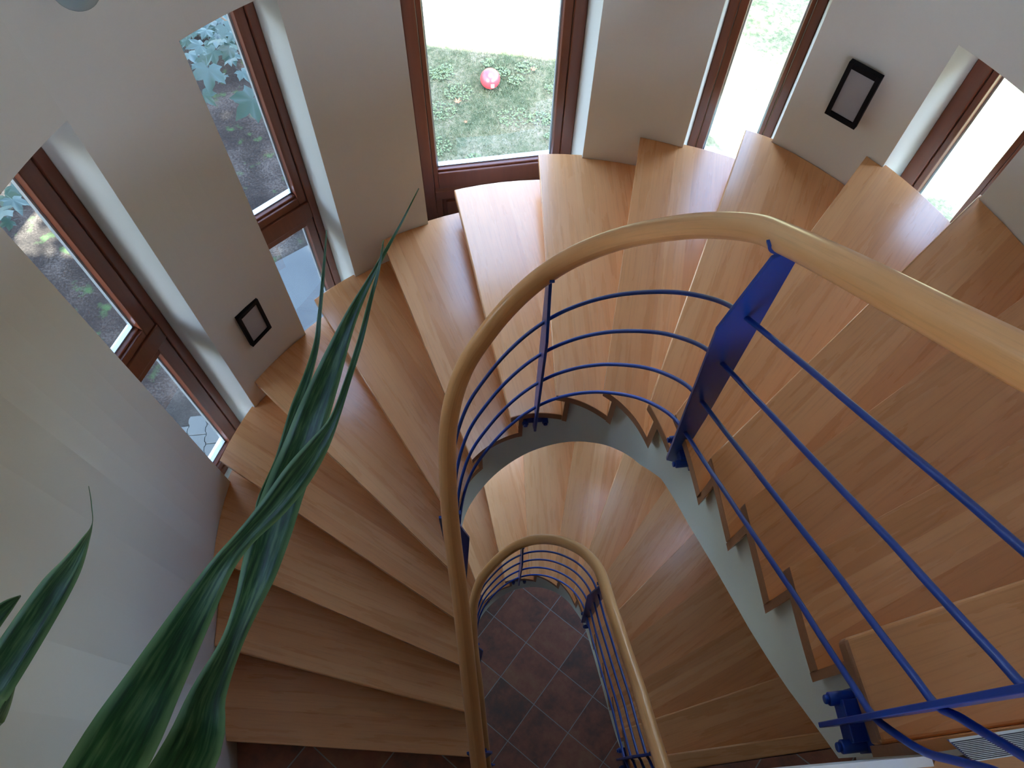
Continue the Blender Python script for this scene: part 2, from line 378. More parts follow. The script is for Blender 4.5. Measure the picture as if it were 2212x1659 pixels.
def make_flight(ztop, label):
    root = empty('staircase', (.17, .93, ztop-STOREY)); prop(root, label, 'staircase', 'stair flights in the round stairwell')
    for k in range(1, 17):
        z = ztop-k*R; inner, outer = band(k, 0, k-1, .035, 0.); a, e = LINE[k]; nn = upn(k)
        mb = MB(); mb.prism(inner+outer, z-THK, z)
        def uvf(p, nr, a=a, e=e, nn=nn, k=k):
            d = np.array((p.x, p.y))-a
            if abs(nr.z) > .5: return (d @ e + k*2.3, d @ nn + k*.739)
            return (d @ e + k*2.3, d @ nn + k*.739 + (z-p.z))
        o = mb.build('tread', [M['tread'], M['endgrain']], root, uvf, bevel=.009, seg=3)
        mark_ends(o, inner)
    for k in range(0, 17):
        zt = ztop-k*R-(THK if k else .05); zb = ztop-(k+1)*R-(THK+.012 if k < 16 else 0); inner, outer = band(k, .035, k, .053, .004); a, e = LINE[k]
        mb = MB(); mb.prism(inner+outer, zb, zt)
        def uvr(p, nr, a=a, e=e, k=k):
            return ((np.array((p.x, p.y))-a) @ e + k*1.7, p.z*1.+k*.31)
        o = mb.build('riser', [M['tread'], M['endgrain']], root, uvr); mark_ends(o, inner)
    mb = MB()
    for k in range(1, 17):
        inner, outer = band(k, .053, k-1, .053, .03); fi = len_frac(inner); fo = len_frac(outer); n = len(inner)
        th = lambda q: .437+.020*min(max(q-6, 0), 5)+.008*min(max(q-1, 0), 3)
        zb0 = ztop-(k-1)*R-th(k-1); zb1 = ztop-k*R-th(k)      # at the back, at the front
        zbi = [zb0+(zb1-zb0)*f for f in fi]; zbo = [zb1+(zb0-zb1)*f for f in fo]
        zt = ztop-k*R-THK-.001
        # grid between inner and outer so that the sloping underside stays clean
        mb.prism(inner+outer, zbi+zbo, zt)
    mb.build('stair_slab', M['slab'], root)
    return root
# ---------------------------------------------------------------- railing
RC = catmull(RAIL, 6); RN = normals2(RC[:, :2])
def rpt(i6, u=0., dz=0.):
    """point on the rail line at control index i6 (float), u metres towards the well, dz up"""
    x = i6*6; i = int(min(max(math.floor(x), 0), len(RC)-2)); f = x-i
    p = RC[i]+(RC[i+1]-RC[i])*f; n = RN[i]+(RN[i+1]-RN[i])*f
    return V((p[0]+n[0]*u, p[1]+n[1]*u, p[2]+dz))
def rn(i6):
    i = int(round(i6*6)); i = min(max(i, 0), len(RC)-1); return V((RN[i][0], RN[i][1], 0))
RODZ = [-.27, -.475, -.685, -.89]; RODTOP = [6.45, 6.25, 6.05, 5.86]
POSTS = [3.25, 13.0, 20.4, 28.4, 36.9]
def make_railing(dz, label, idx=0):
    root = empty('stair_railing', (.17, .93, 3.5+dz)); prop(root, label, 'railing', 'blue railings around the stairwell')
    D = V((0, 0, dz))
    mb = MB(); pts = [rpt(i*.25)+D for i in range(0, 157)]
    top = [V((.645, -1.5, 6.70)), V((.643, -.6, 6.70)), V((.641, -.35, 6.70)), V((.639, -.24, 6.69))]
    mb.tube([p+D for p in top]+pts, .0295, 20, uv=True); mb.build('handrail', M['rail'], root)
    for q, z in enumerate(RODZ):
        mb = MB(); zt = RODTOP[q]
        s0 = rpt(3.25, 0, z); pre = []
        if q == 3: pre = [V((.612, .0, zt)), V((.612, .024, 5.83)), V((.612, .034, 5.782)), V((.611, .042, 5.728)), V((.611, .053, 5.658)), V((.611, .0785, 5.582))]
        else:
            h = zt-s0.z
            pre = [V((.612, -.02, zt)), V((.612, .008, zt-.04)), V((.612, .028, s0.z+h*.62)), V((.612, .052, s0.z+.145)), V((.611, .077, s0.z+.085)), V((.611, .094, s0.z+.045))]
        pre = [V((.615, -1.5, zt)), V((.614, -.3, zt)), V((.613, -.06, zt))]+pre
        pp = [tuple(p) for p in pre+[s0]+[rpt(i, 0, z) for i in np.arange(3.75, 38.9, .35)]]
        pp = catmull(pp, 3)
        mb.tube([V(p)+D for p in pp], .0062, 10); mb.build('rail_rod', M['blue'], root)
    for pi, i6 in enumerate(POSTS):
        n = rn(i6); tn = V((n.y, -n.x, 0)); c = rpt(i6)+D
        prof = [(-.040, -.040), (-.006, -.040), (.012, -.052), (.055, -.31), (.013, -1.10), (-.030, -1.135), (-.034, -1.02), (-.040, -.80)]
        post = MB(); a = post.add([c+n*u+V((0, 0, z))+tn*.005 for u, z in prof]); b = post.add([c+n*u+V((0, 0, z))-tn*.005 for u, z in prof])
        m_ = len(prof); post.face(a); post.face(b[::-1])
        for i in range(m_):
            j = (i+1) % m_; post.face((a[j], a[i], b[i], b[j]))
        po = post.build('post', M['blue'], root, bevel=.0015, seg=2)
        sd = MB(); ang = np.linspace(math.radians(-118), math.radians(-8), 12)
        ri, ro = .0300, .0362; w2 = .007
        for side in (1,):
            rings = []
            for t_ in ang:
                # arc under the tube from the stair side round to the well side
                dirv = n*math.cos(t_)+V((0, 0, 1))*math.sin(t_)
                rings.append(sd.add([c+dirv*ri+tn*w2, c+dirv*ri-tn*w2, c+dirv*ro-tn*w2, c+dirv*ro+tn*w2]))
            for r0, r1 in zip(rings[:-1], rings[1:]):
                for q in range(4): sd.face((r0[q], r0[(q+1) % 4], r1[(q+1) % 4], r1[q]))
            sd.face(rings[0][::-1]); sd.face(rings[-1])
        sd.build('saddle', M['blue'], po)
        # wall bracket: base plate against the slab edge, a block and two round bolt heads
        br = MB(); bz = -1.045; face_u = -.052
        o = c+n*face_u-tn*.055+V((0, 0, bz-.032)); br.box(o, tn, n, V((0, 0, 1)), .110, .012, .064)
        o = c+n*(face_u+.010)-tn*.036+V((0, 0, bz-.022)); br.box(o, tn, n, V((0, 0, 1)), .072, .030, .044)
        for sg in (-1, 1):
            p0 = c+tn*sg*.040+V((0, 0, bz))+n*(face_u+.008); br.tube([p0, p0+n*.048], .0125, 14)
            br.tube([p0+n*.048, p0+n*.056], .0085, 12)
        br.build('bracket', M['blue'], po, bevel=.002, seg=2)
    return root
# ---------------------------------------------------------------- shell: tower wall, floors, ceiling
ZTOP = 8.4; WALLT = .32
UPPER = (1, 2, 3)  # upper-storey windows, out of view, added to bring in daylight
ROWS = {0: (3.0, 5.30), -1: (.20, 2.495), 1: (5.805, 7.95)}
def outp(p): p = np.array(p); d = p-AC; return AC+d*(1+WALLT/np.linalg.norm(d))
mb = MB()
for i, pr in enumerate(PIERS):
    o_ = [outp(p) for p in pr]
    if i > 0: o_[0] = WIN[WORDER[i-1]][0]+wn(WORDER[i-1])*WALLT
    else:
        for q in range(len(RIGHT)-1): o_[q] = pr[q]+np.array((WALLT, 0))
    if i < 5: o_[-1] = WIN[WORDER[i]][1]+wn(WORDER[i])*WALLT
    else:
        n0 = 5+2
        for q in range(n0, len(pr)): o_[q] = pr[q]+np.array((-WALLT, 0))
    mb.prism(list(pr)+o_[::-1], -.3, ZTOP)
for k in WORDER:
    a, b = WIN[k]; n = wn(k); poly = list(BAYARC[k])+[a+n*WALLT, b+n*WALLT]
    spans = [(-.3, ROWS[-1][0]), (ROWS[-1][1], ROWS[0][0])] + ([(ROWS[0][1], ROWS[1][0]), (ROWS[1][1], ZTOP)] if k in UPPER else [(ROWS[0][1], ZTOP)])
    for z0, z1 in spans: mb.prism(poly, z0, z1)
prop(mb.build('wall_front', M['wall']), 'pale rounded plaster stairwell wall with tall narrow window recesses', kind='structure')
mb = MB()
for x0, x1, za, zb in ((-1.51, -.55, -.3, ZTOP), (.95, 2.02, -.3, ZTOP), (-.55, .95, -.3, 6.55), (-.55, .95, 7.35, ZTOP)):  # the opening in this unseen wall is added to let daylight in
    mb.prism([(x0, -4.3), (x1, -4.3), (x1, -4.0), (x0, -4.0)], za, zb)
prop(mb.build('wall_back', M['wall']), 'pale plaster wall behind the stairwell landings', kind='structure')
mb = MB(); allin = [p for i, pr in enumerate(PIERS) for p in (list(pr)+(list(BAYARC[WORDER[i]])[1:-1] if i < 5 else []))]
ctr = np.array((.2, .2)); big = [p+(p-ctr)/np.linalg.norm(p-ctr)*.10 for p in allin]
mb.prism(big, ZTOP-.01, ZTOP+.25); prop(mb.build('ceiling', M['ceiling']), 'white ceiling over the stairwell', kind='structure')
mb = MB(); mb.prism(allin, -.2, 0.); prop(mb.build('floor_ground', M['tiles']), 'dark terracotta tiled floor at the bottom of the stairwell, laid diagonally', kind='structure')
def onl(k, sh, t): a, e = LINE[k]; q = a+upn(k)*sh+e*t; return q
def wallx(k, sh):
    a, e = LINE[k]; a = a+upn(k)*sh; _, q = cross_poly(OUTC, a, e, mids[k]+e*.55); return q
def innx(k, sh, off=0.):
    P = IC-ICN*off; a, e = LINE[k]; a = a+upn(k)*sh; _, q = cross_poly(P, a, e, mids[k]-e*.55); return q
# intermediate floor: tiles, with a wooden nosing along the top of the lower flight
w0 = wallx(0, .075); i0 = innx(0, .075, .0)
w16 = wallx(16, .056); i16 = innx(16, .056, .0)
mb = MB(); inl = [(-1.188, -3.99), (1.698, -3.99), (1.698, w0[1]-.004), tuple(i0), (.665, -.12), (.665, -.42), (-.06, -.42), (-.06, -.12), tuple(i16), (w16[0]+.004, w16[1]), (-1.21, -.05)]
mb.prism(inl, STOREY-.26, STOREY)
prop(mb.build('floor_middle', M['tiles']), 'dark terracotta tiled middle landing at the head of the lower flight', kind='structure')
def bandpoly(k, s0, s1, off=0.): inner, outer = band(k, s0, k, s1, off); return inner+outer
def wood_uv(k):
    a, e = LINE[k]; nn = upn(k)
    def f(p, nr): d = np.array((p.x, p.y))-a; return (d @ e, d @ nn + p.z*.9)
    return f
mb = MB(); mb.prism(bandpoly(0, 0., .074), STOREY-THK, STOREY+.001)
prop(mb.build('trim_1', M['tread'], None, wood_uv(0), bevel=.008), 'beech nosing board along the edge of the tiled middle landing', kind='structure')
# upper landing: wooden floor, white painted edge over the well
ZU = 2*STOREY
e0 = np.array((.584-.437, .045-.029)); e0 /= np.linalg.norm(e0); pA = np.array((.437, .029))
xl = pA+e0*(-1.19-.437)/e0[0]; xr = pA+e0*(.640-.437)/e0[0]; dn = np.array((e0[1], -e0[0]))
gA = np.array((.671, .0745)); ge = LINE[0][1]; gn = -np.array((-ge[1], ge[0])); gB = gA+ge*(1.697-.671)/ge[0]
b0 = gA+gn*.034; b1 = gB+gn*.034; st = gA-ge*.026+gn*.020
mb = MB(); poly = [tuple(xl+dn*.014), (-1.189, -3.99), (1.698, -3.99), tuple(b1), tuple(b0), tuple(st), tuple(xr+dn*.014)]
mb.prism(poly, ZU-.24, ZU)
prop(mb.build('floor_upper', M['floorwood'], None, lambda p, n: (p.x, p.y+p.z)), 'beech floor of the upper landing', kind='structure')
mb = MB(); mb.prism([tuple(xl), tuple(xr), tuple(xr+dn*.014), tuple(xl+dn*.014)], ZU-.24, ZU+.002)
prop(mb.build('trim_2', M['white']), 'white painted edge of the upper landing over the well', kind='structure')
# ribbed metal profile at the top step
L_ = (gB-gA) @ ge-.01
def gp(s, t, z): q = gA+ge*s+gn*t; return V((q[0], q[1], z))
ax = V((ge[0], ge[1], 0)); ay = V((gn[0], gn[1], 0)); rt_ = empty('edge_profile', gp(L_/2, .017, ZU))
prop(rt_, 'ribbed silver metal edge strip on the top step of the stairs', 'edge strip')
mb = MB(); mb.prism([tuple((gA)), tuple((gA+ge*L_)), tuple((gA+ge*L_+gn*.034)), tuple((gA+ge*.026+gn*.034))], ZU-.004, ZU+.001)
mb.build('backing', M['blackish'], rt_)
mb = MB(); mb.box(gp(.001, .0, ZU+.001), ax, ay, V((0, 0, 1)), L_-.002, .0042, .0034)
for i in range(11):
    t_ = .0058+i*.0024; mb.box(gp(.026*t_/.034+.001, t_, ZU+.001), ax, ay, V((0, 0, 1)), L_-.03, .0011, .0024)
mb.box(gp(.025, .0322, ZU+.001), ax, ay, V((0, 0, 1)), L_-.03, .0018, .0028)
o = mb.build('ribs', M['ribalu'], rt_); o['kind'] = 'stuff'
# ---------------------------------------------------------------- windows
wi = 0
WDESC = {1: 'narrow brown-framed window nearest the left wall, dappled ground outside', 2: 'tall narrow brown-framed window with maple leaves outside, left of the middle window',
         3: 'wide brown-framed middle window with the red ball outside', 4: 'narrow brown-framed window right of the middle window, sunlit lawn outside', 5: 'narrow brown-framed window at the far right, beyond the right step light'}
def make_window(k, row):
    global wi
    wi += 1; a, b = WIN[k]; d = (b-a)/np.linalg.norm(b-a); n = wn(k); L = np.linalg.norm(b-a); z0, z1 = ROWS[row]; dz = {0: 0, -1: -STOREY, 1: STOREY}[row]
    ax, ay, az = V((d[0], d[1], 0)), V((n[0], n[1], 0)), V((0, 0, 1))
    def P(s, t, z): q = a+d*s+n*t; return V((q[0], q[1], z))
    root = empty('window_%d' % wi, P(L/2, .22, z0)); tf = .185
    desc = WDESC[k] if row == 0 else ('window of the storey %s, %s' % ('below' if row < 0 else 'above, unseen and added for daylight', WDESC[k].split(',')[0]))
    prop(root, desc, kind='structure')
    ts, te = (4.055+dz, 4.250+dz); 
    gl, gr = {1: (.083, .108), 2: (.054, .076), 3: (.076, .090), 4: (.070, .054), 5: (.085, .083)}[k]
    rg = {1: .046, 2: .036, 3: .053, 4: .036, 5: .060}[k]
    f = MB()
    def bx(o, s0, s1, t0, t1, za, zb): o.box(P(s0, t0, za), ax, ay, az, s1-s0, t1-t0, zb-za)
    bx(f, .001, rg, tf, .265, z0+.001, z1-.001); bx(f, L-rg, L-.001, tf, .265, z0+.001, z1-.001)
    bx(f, rg, L-rg, tf, .265, z1-.045, z1-.001); bx(f, rg, L-rg, tf, .265, z0+.001, z0+.045)
    if k == 3: bx(f, rg, L-rg, tf-.004, .262, 3.905+dz, 3.962+dz)
    else: bx(f, rg, L-rg, tf, .265, ts+.04, te-.055)
    f.build('window_frame', M['frame'], root, bevel=.004)
    lights = [(te if k != 3 else 4.085+dz, z1-.083), (z0+.10, ts)] if k != 3 else [(4.085+dz, z1-.083)]
    for (ga, gb) in lights:
        s = MB(); top = gb+(.038 if gb > ts+.01 else .036); bot = ga-(.112 if k == 3 else .052)
        bx(s, rg+.0015, gl, tf+.008, .25, bot, top); bx(s, L-gr, L-rg-.0015, tf+.008, .25, bot, top)
        bx(s, gl, L-gr, tf+.008, .25, gb, top); bx(s, gl, L-gr, tf+.008, .25, bot, ga-.012)
        bx(s, gl-.001, L-gr+.001, tf+.022, .25, ga-.013, ga-.002)
        s.build('sash', M['frame'], root, bevel=.0035)
        sp = MB(); bx(sp, gl, gl+.007, .228, .246, ga, gb); bx(sp, L-gr-.007, L-gr, .228, .246, ga, gb); bx(sp, gl, L-gr, .228, .246, gb-.007, gb)
        bx(sp, gl, L-gr, .228, .246, ga-.001, ga+.005); sp.build('spacer', M['alu'], root)
        wb = MB(); bx(wb, gl, L-gr, .2505, .260, ga-.016, ga-.002); wb.build('weather_bar', M['white'], root)
        gp_ = MB(); q = gp_.add([P(gl-.002, .2235, ga-.004), P(L-gr+.002, .2235, ga-.004), P(L-gr+.002, .2235, gb+.004), P(gl-.002, .2235, gb+.004)]); gp_.face(q)
        gp_.build('pane', M['glass'], root)
    if k == 3:
        s = MB(); bx(s, rg, .085, tf+.004, .26, z0+.045, 3.905+dz); bx(s, L-.085, L-rg, tf+.004, .26, z0+.045, 3.905+dz)
        bx(s, .085, L-.085, tf+.022, .25, z0+.045, 3.905+dz); bx(s, .105, L-.105, tf+.008, tf+.0225, z0+.10, 3.868+dz)
        s.build('panel', M['frame'], root, bevel=.004)
    return root
for row in (0, -1, 1):
    for k in ((1, 2, 3, 4, 5) if row < 1 else UPPER): make_window(k, row)
# ---------------------------------------------------------------- flights and railings
make_flight(2*STOREY, 'upper flight of beech steps winding down from the top landing')
make_flight(STOREY, 'lower flight of beech steps, seen through the well below the upper one')
make_railing(0, 'beech handrail with blue bars along the upper flight, nearest the viewer')
make_railing(-STOREY, 'smaller-looking beech handrail with blue bars along the lower flight, down in the well')
# ---------------------------------------------------------------- recessed step lights and globe lamp
def wall_dir(p):
    n = (AC-np.array(p)); n /= np.linalg.norm(n); return V((n[0], n[1], 0))
def step_light(p0, p1, z0, z1, label):
    p0, p1 = np.array(p0), np.array(p1); d = (p1-p0)/np.linalg.norm(p1-p0); W_ = np.linalg.norm(p1-p0)
    n = V((d[1], -d[0], 0))                  # into the room
    o = V((p0[0], p0[1], z0)); ax = V((d[0], d[1], 0)); az = V((0, 0, 1)); H_ = z1-z0
    root = empty('step_light', o+ax*W_/2); prop(root, label, 'light', 'recessed lights in the curved wall')
    f = MB(); bw = .016; bh = .021; dep = .012; bk = -.012
    f.box(o+n*bk, ax, n, az, bw, dep-bk-.002, H_); f.box(o+ax*(W_-bw)+n*bk, ax, n, az, bw, dep-bk-.002, H_)
    f.box(o+ax*bw+n*bk, ax, n, az, W_-2*bw, dep-bk-.002, bh); f.box(o+ax*bw+az*(H_-bh)+n*bk, ax, n, az, W_-2*bw, dep-bk-.002, bh)
    f.build('light_frame', M['black'], root, bevel=.001)
    g = MB(); g.box(o+ax*(bw-.001)+az*(bh-.001)+n*bk, ax, n, az, W_-2*bw+.002, .016, H_-2*bh+.002); g.build('glass_panel', M['frost'], root)
step_light((-1.163, 1.684), (-1.098, 1.789), 3.868, 4.100, 'black-framed frosted glass step light on the wall between the two left windows')
step_light((1.085, 2.156), (1.177, 2.079), 4.876, 5.099, 'larger-looking black-framed step light on the wall by the right windows')
lc = V((-1.105, 1.70, 5.615)); nr_ = wall_dir((lc.x, lc.y))
root = empty('wall_lamp', lc-nr_*.06); prop(root, 'round grey globe lamp at the top left corner of the wall', 'lamp')
mb = MB(); mb.tube([lc-nr_*.085, lc-nr_*.055], .05, 24); mb.build('lamp_base', M['alu'], root)
mb = MB(); mb.sphere(lc, .058, 28, 18); mb.build('lamp_globe', M['globe'], root)
# ---------------------------------------------------------------- potted plant by the landing edge
PL = {
 'R': [(-.2132,-.0007,6.4043,.0389),(-.203,.043,6.3921,.0318),(-.1939,.0851,6.379,.023),(-.1881,.1197,6.3622,.0153),(-.1832,.1462,6.3411,.0136),(-.1738,.175,6.3213,.0189),(-.1658,.2058,6.3025,.0217),(-.1587,.237,6.2839,.0171),(-.1518,.272,6.2672,.008),(-.1475,.3164,6.2554,.0058),(-.1432,.3656,6.246,.0052),(-.1414,.4136,6.236,.0041),(-.1397,.46,6.2252,.0028),(-.1408,.5047,6.2135,.001)],
 'B': [(-.1917,.0007,6.3488,.0351),(-.1904,.0426,6.3343,.0225),(-.1881,.0767,6.3158,.015),(-.1892,.1057,6.2947,.0186),(-.1911,.1359,6.2742,.0268),(-.192,.1736,6.2575,.032),(-.1911,.2148,6.2427,.0324),(-.187,.2585,6.229,.0311),(-.1859,.2977,6.2132,.0295),(-.1817,.3435,6.2007,.0249),(-.1765,.3921,6.1895,.0179),(-.1701,.439,6.1776,.0118),(-.16,.4875,6.1665,.0061),(-.1481,.5369,6.1558,.0037),(-.136,.5872,6.1456,.0022),(-.1222,.6426,6.138,.0009)],
 'T': [(-.2406,.2302,6.1517,.0063),(-.2317,.2758,6.1463,.0083),(-.2308,.3107,6.1355,.0096),(-.2292,.3473,6.1255,.0119),(-.2248,.3901,6.1187,.0092),(-.2228,.4348,6.1128,.0063),(-.2272,.4764,6.1054,.0043),(-.2314,.5196,6.0988,.0039),(-.2361,.5644,6.093,.0029),(-.2413,.6124,6.0889,.0009)],
 'S1': [(-.3409,.0256,6.3278,.0254),(-.3457,.0454,6.3105,.0263),(-.3463,.0699,6.2956,.0256),(-.3471,.0948,6.2809,.0247),(-.3467,.1216,6.2671,.0221),(-.3485,.1435,6.2508,.0156),(-.352,.1666,6.2352,.007),(-.3594,.1863,6.2179,.0008),(-.374,.209,6.202,.0005),(-.3898,.2316,6.1861,.0004)],
 'S2': [(-.3767,.072,6.2954,.0164),(-.3752,.0912,6.2865,.0142),(-.3744,.1051,6.2749,.0091),(-.3747,.1158,6.2616,.0011)],
 'S3': [(-.3345,.0152,6.3225,.0149),(-.3405,.0257,6.3054,.0131),(-.3476,.0369,6.2887,.0103),(-.3542,.0504,6.2731,.0054),(-.3621,.0647,6.258,.0017),(-.3728,.075,6.2408,.0004)]}
crown = V((-.36, -.34, 6.16))
root = empty('potted_plant', (-.36, -.34, ZU)); prop(root, 'green strap-leaved plant reaching over the stairwell from the bottom left', 'plant')
mb = MB(); pc = V((-.36, -.34, ZU))
prof_ = [(.0, .0), (.115, .0), (.12, .01), (.16, .26), (.172, .265), (.172, .285), (.15, .285), (.145, .25), (0, .25)]
def lathe(mb, c, prof, seg=28):
    rings = [mb.add([c+V((r*math.cos(2*math.pi*i/seg), r*math.sin(2*math.pi*i/seg), z)) for i in range(seg)]) for r, z in prof]
    for r0, r1 in zip(rings[:-1], rings[1:]):
        for i in range(seg): j = (i+1) % seg; mb.face((r0[i], r0[j], r1[j], r1[i]), None, True)
lathe(mb, pc, prof_); mb.build('pot', M['pot'], root)
mb = MB(); lathe(mb, pc, [(.0, .252), (.144, .252)]); mb.build('soil', M['potsoil'], root)
mb = MB(); mb.tube([pc+V((0, 0, .25)), pc+V((.005, .01, .4)), crown], lambda t: .022-.004*t, 12); mb.build('stem', M['bark'], root)
camp = V((0, 0, HZ))
def leaf_mesh(pts, twist=0., fold=.22):
    P = catmull([p for p in pts], 5); mb = MB(); rows = []; L = 0
    for i, p in enumerate(P):
        c = V(p[:3]); t_ = (V(P[min(i+1, len(P)-1)][:3])-V(P[max(i-1, 0)][:3])).normalized()
        view = (camp-c).normalized() if (camp-c).length > .05 else V((0, 0, 1))
        side = t_.cross(view).normalized(); nrm = side.cross(t_).normalized()
        if nrm.dot(view) < 0: nrm = -nrm
        w_ = max(p[3], .0004)*.5; tw = twist*math.sin(i/len(P)*math.pi*1.6)
        side2 = (side*math.cos(tw)+nrm*math.sin(tw)); w_ /= max(math.cos(tw), .5)
        if i: L += (V(P[i][:3])-V(P[i-1][:3])).length
        wob = math.sin(L*60)*.0006
        rows.append((mb.add([c+side2*w_*q + nrm*(abs(q)*fold*w_+wob*q) for q in (-1, -.5, 0, .5, 1)]), L))
    for (r0, l0), (r1, l1) in zip(rows[:-1], rows[1:]):
        for q in range(4): mb.face((r0[q], r0[q+1], r1[q+1], r1[q]), [(q/4, l0*4), ((q+1)/4, l0*4), ((q+1)/4, l1*4), (q/4, l1*4)], True)
    return mb
def lead(p, w0, n=4):
    p0 = V(p[:3]); out = []
    for i in range(n):
        t_ = i/n; b_ = crown.lerp(p0, t_)+V((0, 0, 1))*.07*math.sin(math.pi*t_)
        out.append((b_.x, b_.y, b_.z, .018+(p[3]-.018)*t_))
    return out
for nme, pts in PL.items():
    full = lead(pts[0], .02)+pts if nme != 'T' else [(crown.x, crown.y, crown.z, .01), (-.29, -.15, 6.245, .008), (-.207, .02, 6.322, .006), (-.205, .10, 6.270, .006), (-.215, .17, 6.215, .006)]+pts
    mb = leaf_mesh(full, .0 if nme != 'R' else .15, {'R': .28, 'B': .34}.get(nme, .25))
    o = mb.build('leaf', M['leaf'], root); s_ = o.modifiers.new('thickness', 'SOLIDIFY'); s_.thickness = .0005
random.seed(4)
for i in range(5):                            # leaves on the room side of the crown
    an = math.radians(200+i*35); pts = []
    for q in range(7):
        t_ = q/6; rr = .05+.42*t_; pts.append((crown.x+math.cos(an)*rr, crown.y+math.sin(an)*rr, crown.z+.22*t_-.3*t_*t_, .034*math.sin(math.pi*min(t_*.8+.15, 1))+.001))
    o = leaf_mesh(pts, 0, .2).build('leaf', M['leaf'], root); s_ = o.modifiers.new('thickness', 'SOLIDIFY'); s_.thickness = .0005
# ---------------------------------------------------------------- outdoors
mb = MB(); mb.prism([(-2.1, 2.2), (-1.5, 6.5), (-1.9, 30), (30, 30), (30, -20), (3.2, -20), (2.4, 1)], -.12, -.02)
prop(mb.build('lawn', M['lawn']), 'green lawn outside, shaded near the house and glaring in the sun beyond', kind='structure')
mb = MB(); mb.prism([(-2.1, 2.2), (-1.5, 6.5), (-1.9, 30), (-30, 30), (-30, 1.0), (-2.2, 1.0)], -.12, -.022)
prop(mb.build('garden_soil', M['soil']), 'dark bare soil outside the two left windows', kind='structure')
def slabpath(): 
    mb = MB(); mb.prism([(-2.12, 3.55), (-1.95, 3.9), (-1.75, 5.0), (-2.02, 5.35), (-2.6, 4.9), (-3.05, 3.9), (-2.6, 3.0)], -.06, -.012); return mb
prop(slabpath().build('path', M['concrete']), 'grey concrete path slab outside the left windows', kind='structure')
# interlocking pavers seen through the lowest pane of the left window
def paver_poly(c, ang, L=.20, Wd=.165):
    h = .012; pts = []
    def side(p, q, s):
        p, q = np.array(p), np.array(q); d = q-p; n = np.array((-d[1], d[0]))/np.linalg.norm(d); out = [p]
        for f, o in ((.06, 0), (.14, s), (.36, s), (.44, 0), (.56, 0), (.64, s), (.86, s), (.94, 0)): out.append(p+d*f+n*o*h)
        return out
    a, b = L/2, Wd/2
    pts = side((-a, -b), (a, -b), 1)+[np.array((a, -b))]+side((a, b), (-a, b), -1)+[np.array((-a, b))]
    ca, sa = math.cos(ang), math.sin(ang)
    return [(c[0]+p[0]*ca-p[1]*sa, c[1]+p[0]*sa+p[1]*ca) for p in pts]
pang = math.radians(98); pe = np.array((math.cos(pang), math.sin(pang))); pn = np.array((-pe[1], pe[0]))
pcount = 0
for i in range(-3, 4):
    for j in range(-3, 5):
        c = np.array((-2.62, 2.60))+pe*(i*.206+(.103 if j % 2 else 0))+pn*j*.171
        if c[1]+.28*(c[0]+2.62) > 2.86 or c[0] > -2.25: continue
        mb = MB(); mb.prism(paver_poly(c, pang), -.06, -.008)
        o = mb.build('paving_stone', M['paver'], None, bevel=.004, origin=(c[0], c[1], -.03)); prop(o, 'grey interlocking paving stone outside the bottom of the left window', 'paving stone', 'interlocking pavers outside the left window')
# ball
bc = V((-.395, 7.67, .102)); rb = .122
root = empty('ball', (bc.x, bc.y, -.02)); prop(root, 'red ball with a small white sticker lying on the shaded lawn', 'ball')
mb = MB(); mb.sphere(bc, rb, 40, 28); mb.build('ball_skin', M['ball'], root)
vd = (camp-bc).normalized(); rgt = rt; upv = up
def onball(u, v, lift=.0012):
    w_ = math.sqrt(max(0, 1-u*u-v*v)); ru = vd.cross(V((0, 0, 1))).normalized()*-1; uu = vd.cross(ru).normalized()
    if uu.z < 0: uu = -uu
    return bc+(ru*u+uu*v+vd*w_)*(rb+lift)
stk = MB(); nn_ = 6
def patch(mb, u0, u1, v0, v1, lift):
    g_ = [mb.add([onball(u0+(u1-u0)*i/nn_, v0+(v1-v0)*j/nn_, lift) for i in range(nn_+1)]) for j in range(nn_+1)]
    for j in range(nn_):
        for i in range(nn_): mb.face((g_[j][i], g_[j][i+1], g_[j+1][i+1], g_[j+1][i]))
patch(stk, .08, .40, -.88, -.54, .0012); st_o = stk.build('sticker', M['sticker'], root)
for q_ in ((.16, .22, -.625, -.58), (.28, .32, -.60, -.56), (.16, .30, -.80, -.78)):
    ink = MB(); patch(ink, *q_, .002); ink.build('print', M['ink'], st_o)
# dry leaves on the lawn
def lobed(c, size, ang, z, lobes=5, curl=.25, seed=0, tilt=None):
    rnd = random.Random(seed); mb = MB(); pts = []; N_ = lobes*4
    outline = []
    for i in range(N_+1):
        t_ = i/N_; a = math.radians(-150+300*t_); ph = (i % 4)
        base = (.50+.50*math.cos(a)**2*.4) if ph else .34
        lob = int(i/4); r_ = {0: .34, 1: .62, 2: 1.0, 3: .62}[ph]*(1.0-.28*abs(t_-.5)*2)
        outline.append((math.cos(a)*r_*size, math.sin(a)*r_*size))
    R_ = Matrix.Rotation(ang, 4, 'Z')
    if tilt: R_ = Matrix.Rotation(tilt[0], 4, 'X') @ Matrix.Rotation(tilt[1], 4, 'Y') @ R_
    def T(p, q): v_ = V((p, q, -curl*(p*p+q*q)/size+.1*abs(q))); return V(c)+(R_ @ v_)
    ci = mb.add([T(0, 0)])[0]; ring = mb.add([T(p, q) for p, q in outline])
    for i in range(len(ring)-1): mb.face((ci, ring[i], ring[i+1]))
    mb.face((ci, ring[-1], ring[0]))
    st0 = mb.add([T(-size*.02, .01*size), T(-size*.02, -.01*size), T(-size*.9, -.012*size), T(-size*.9, .012*size)]); mb.face(st0)
    return mb
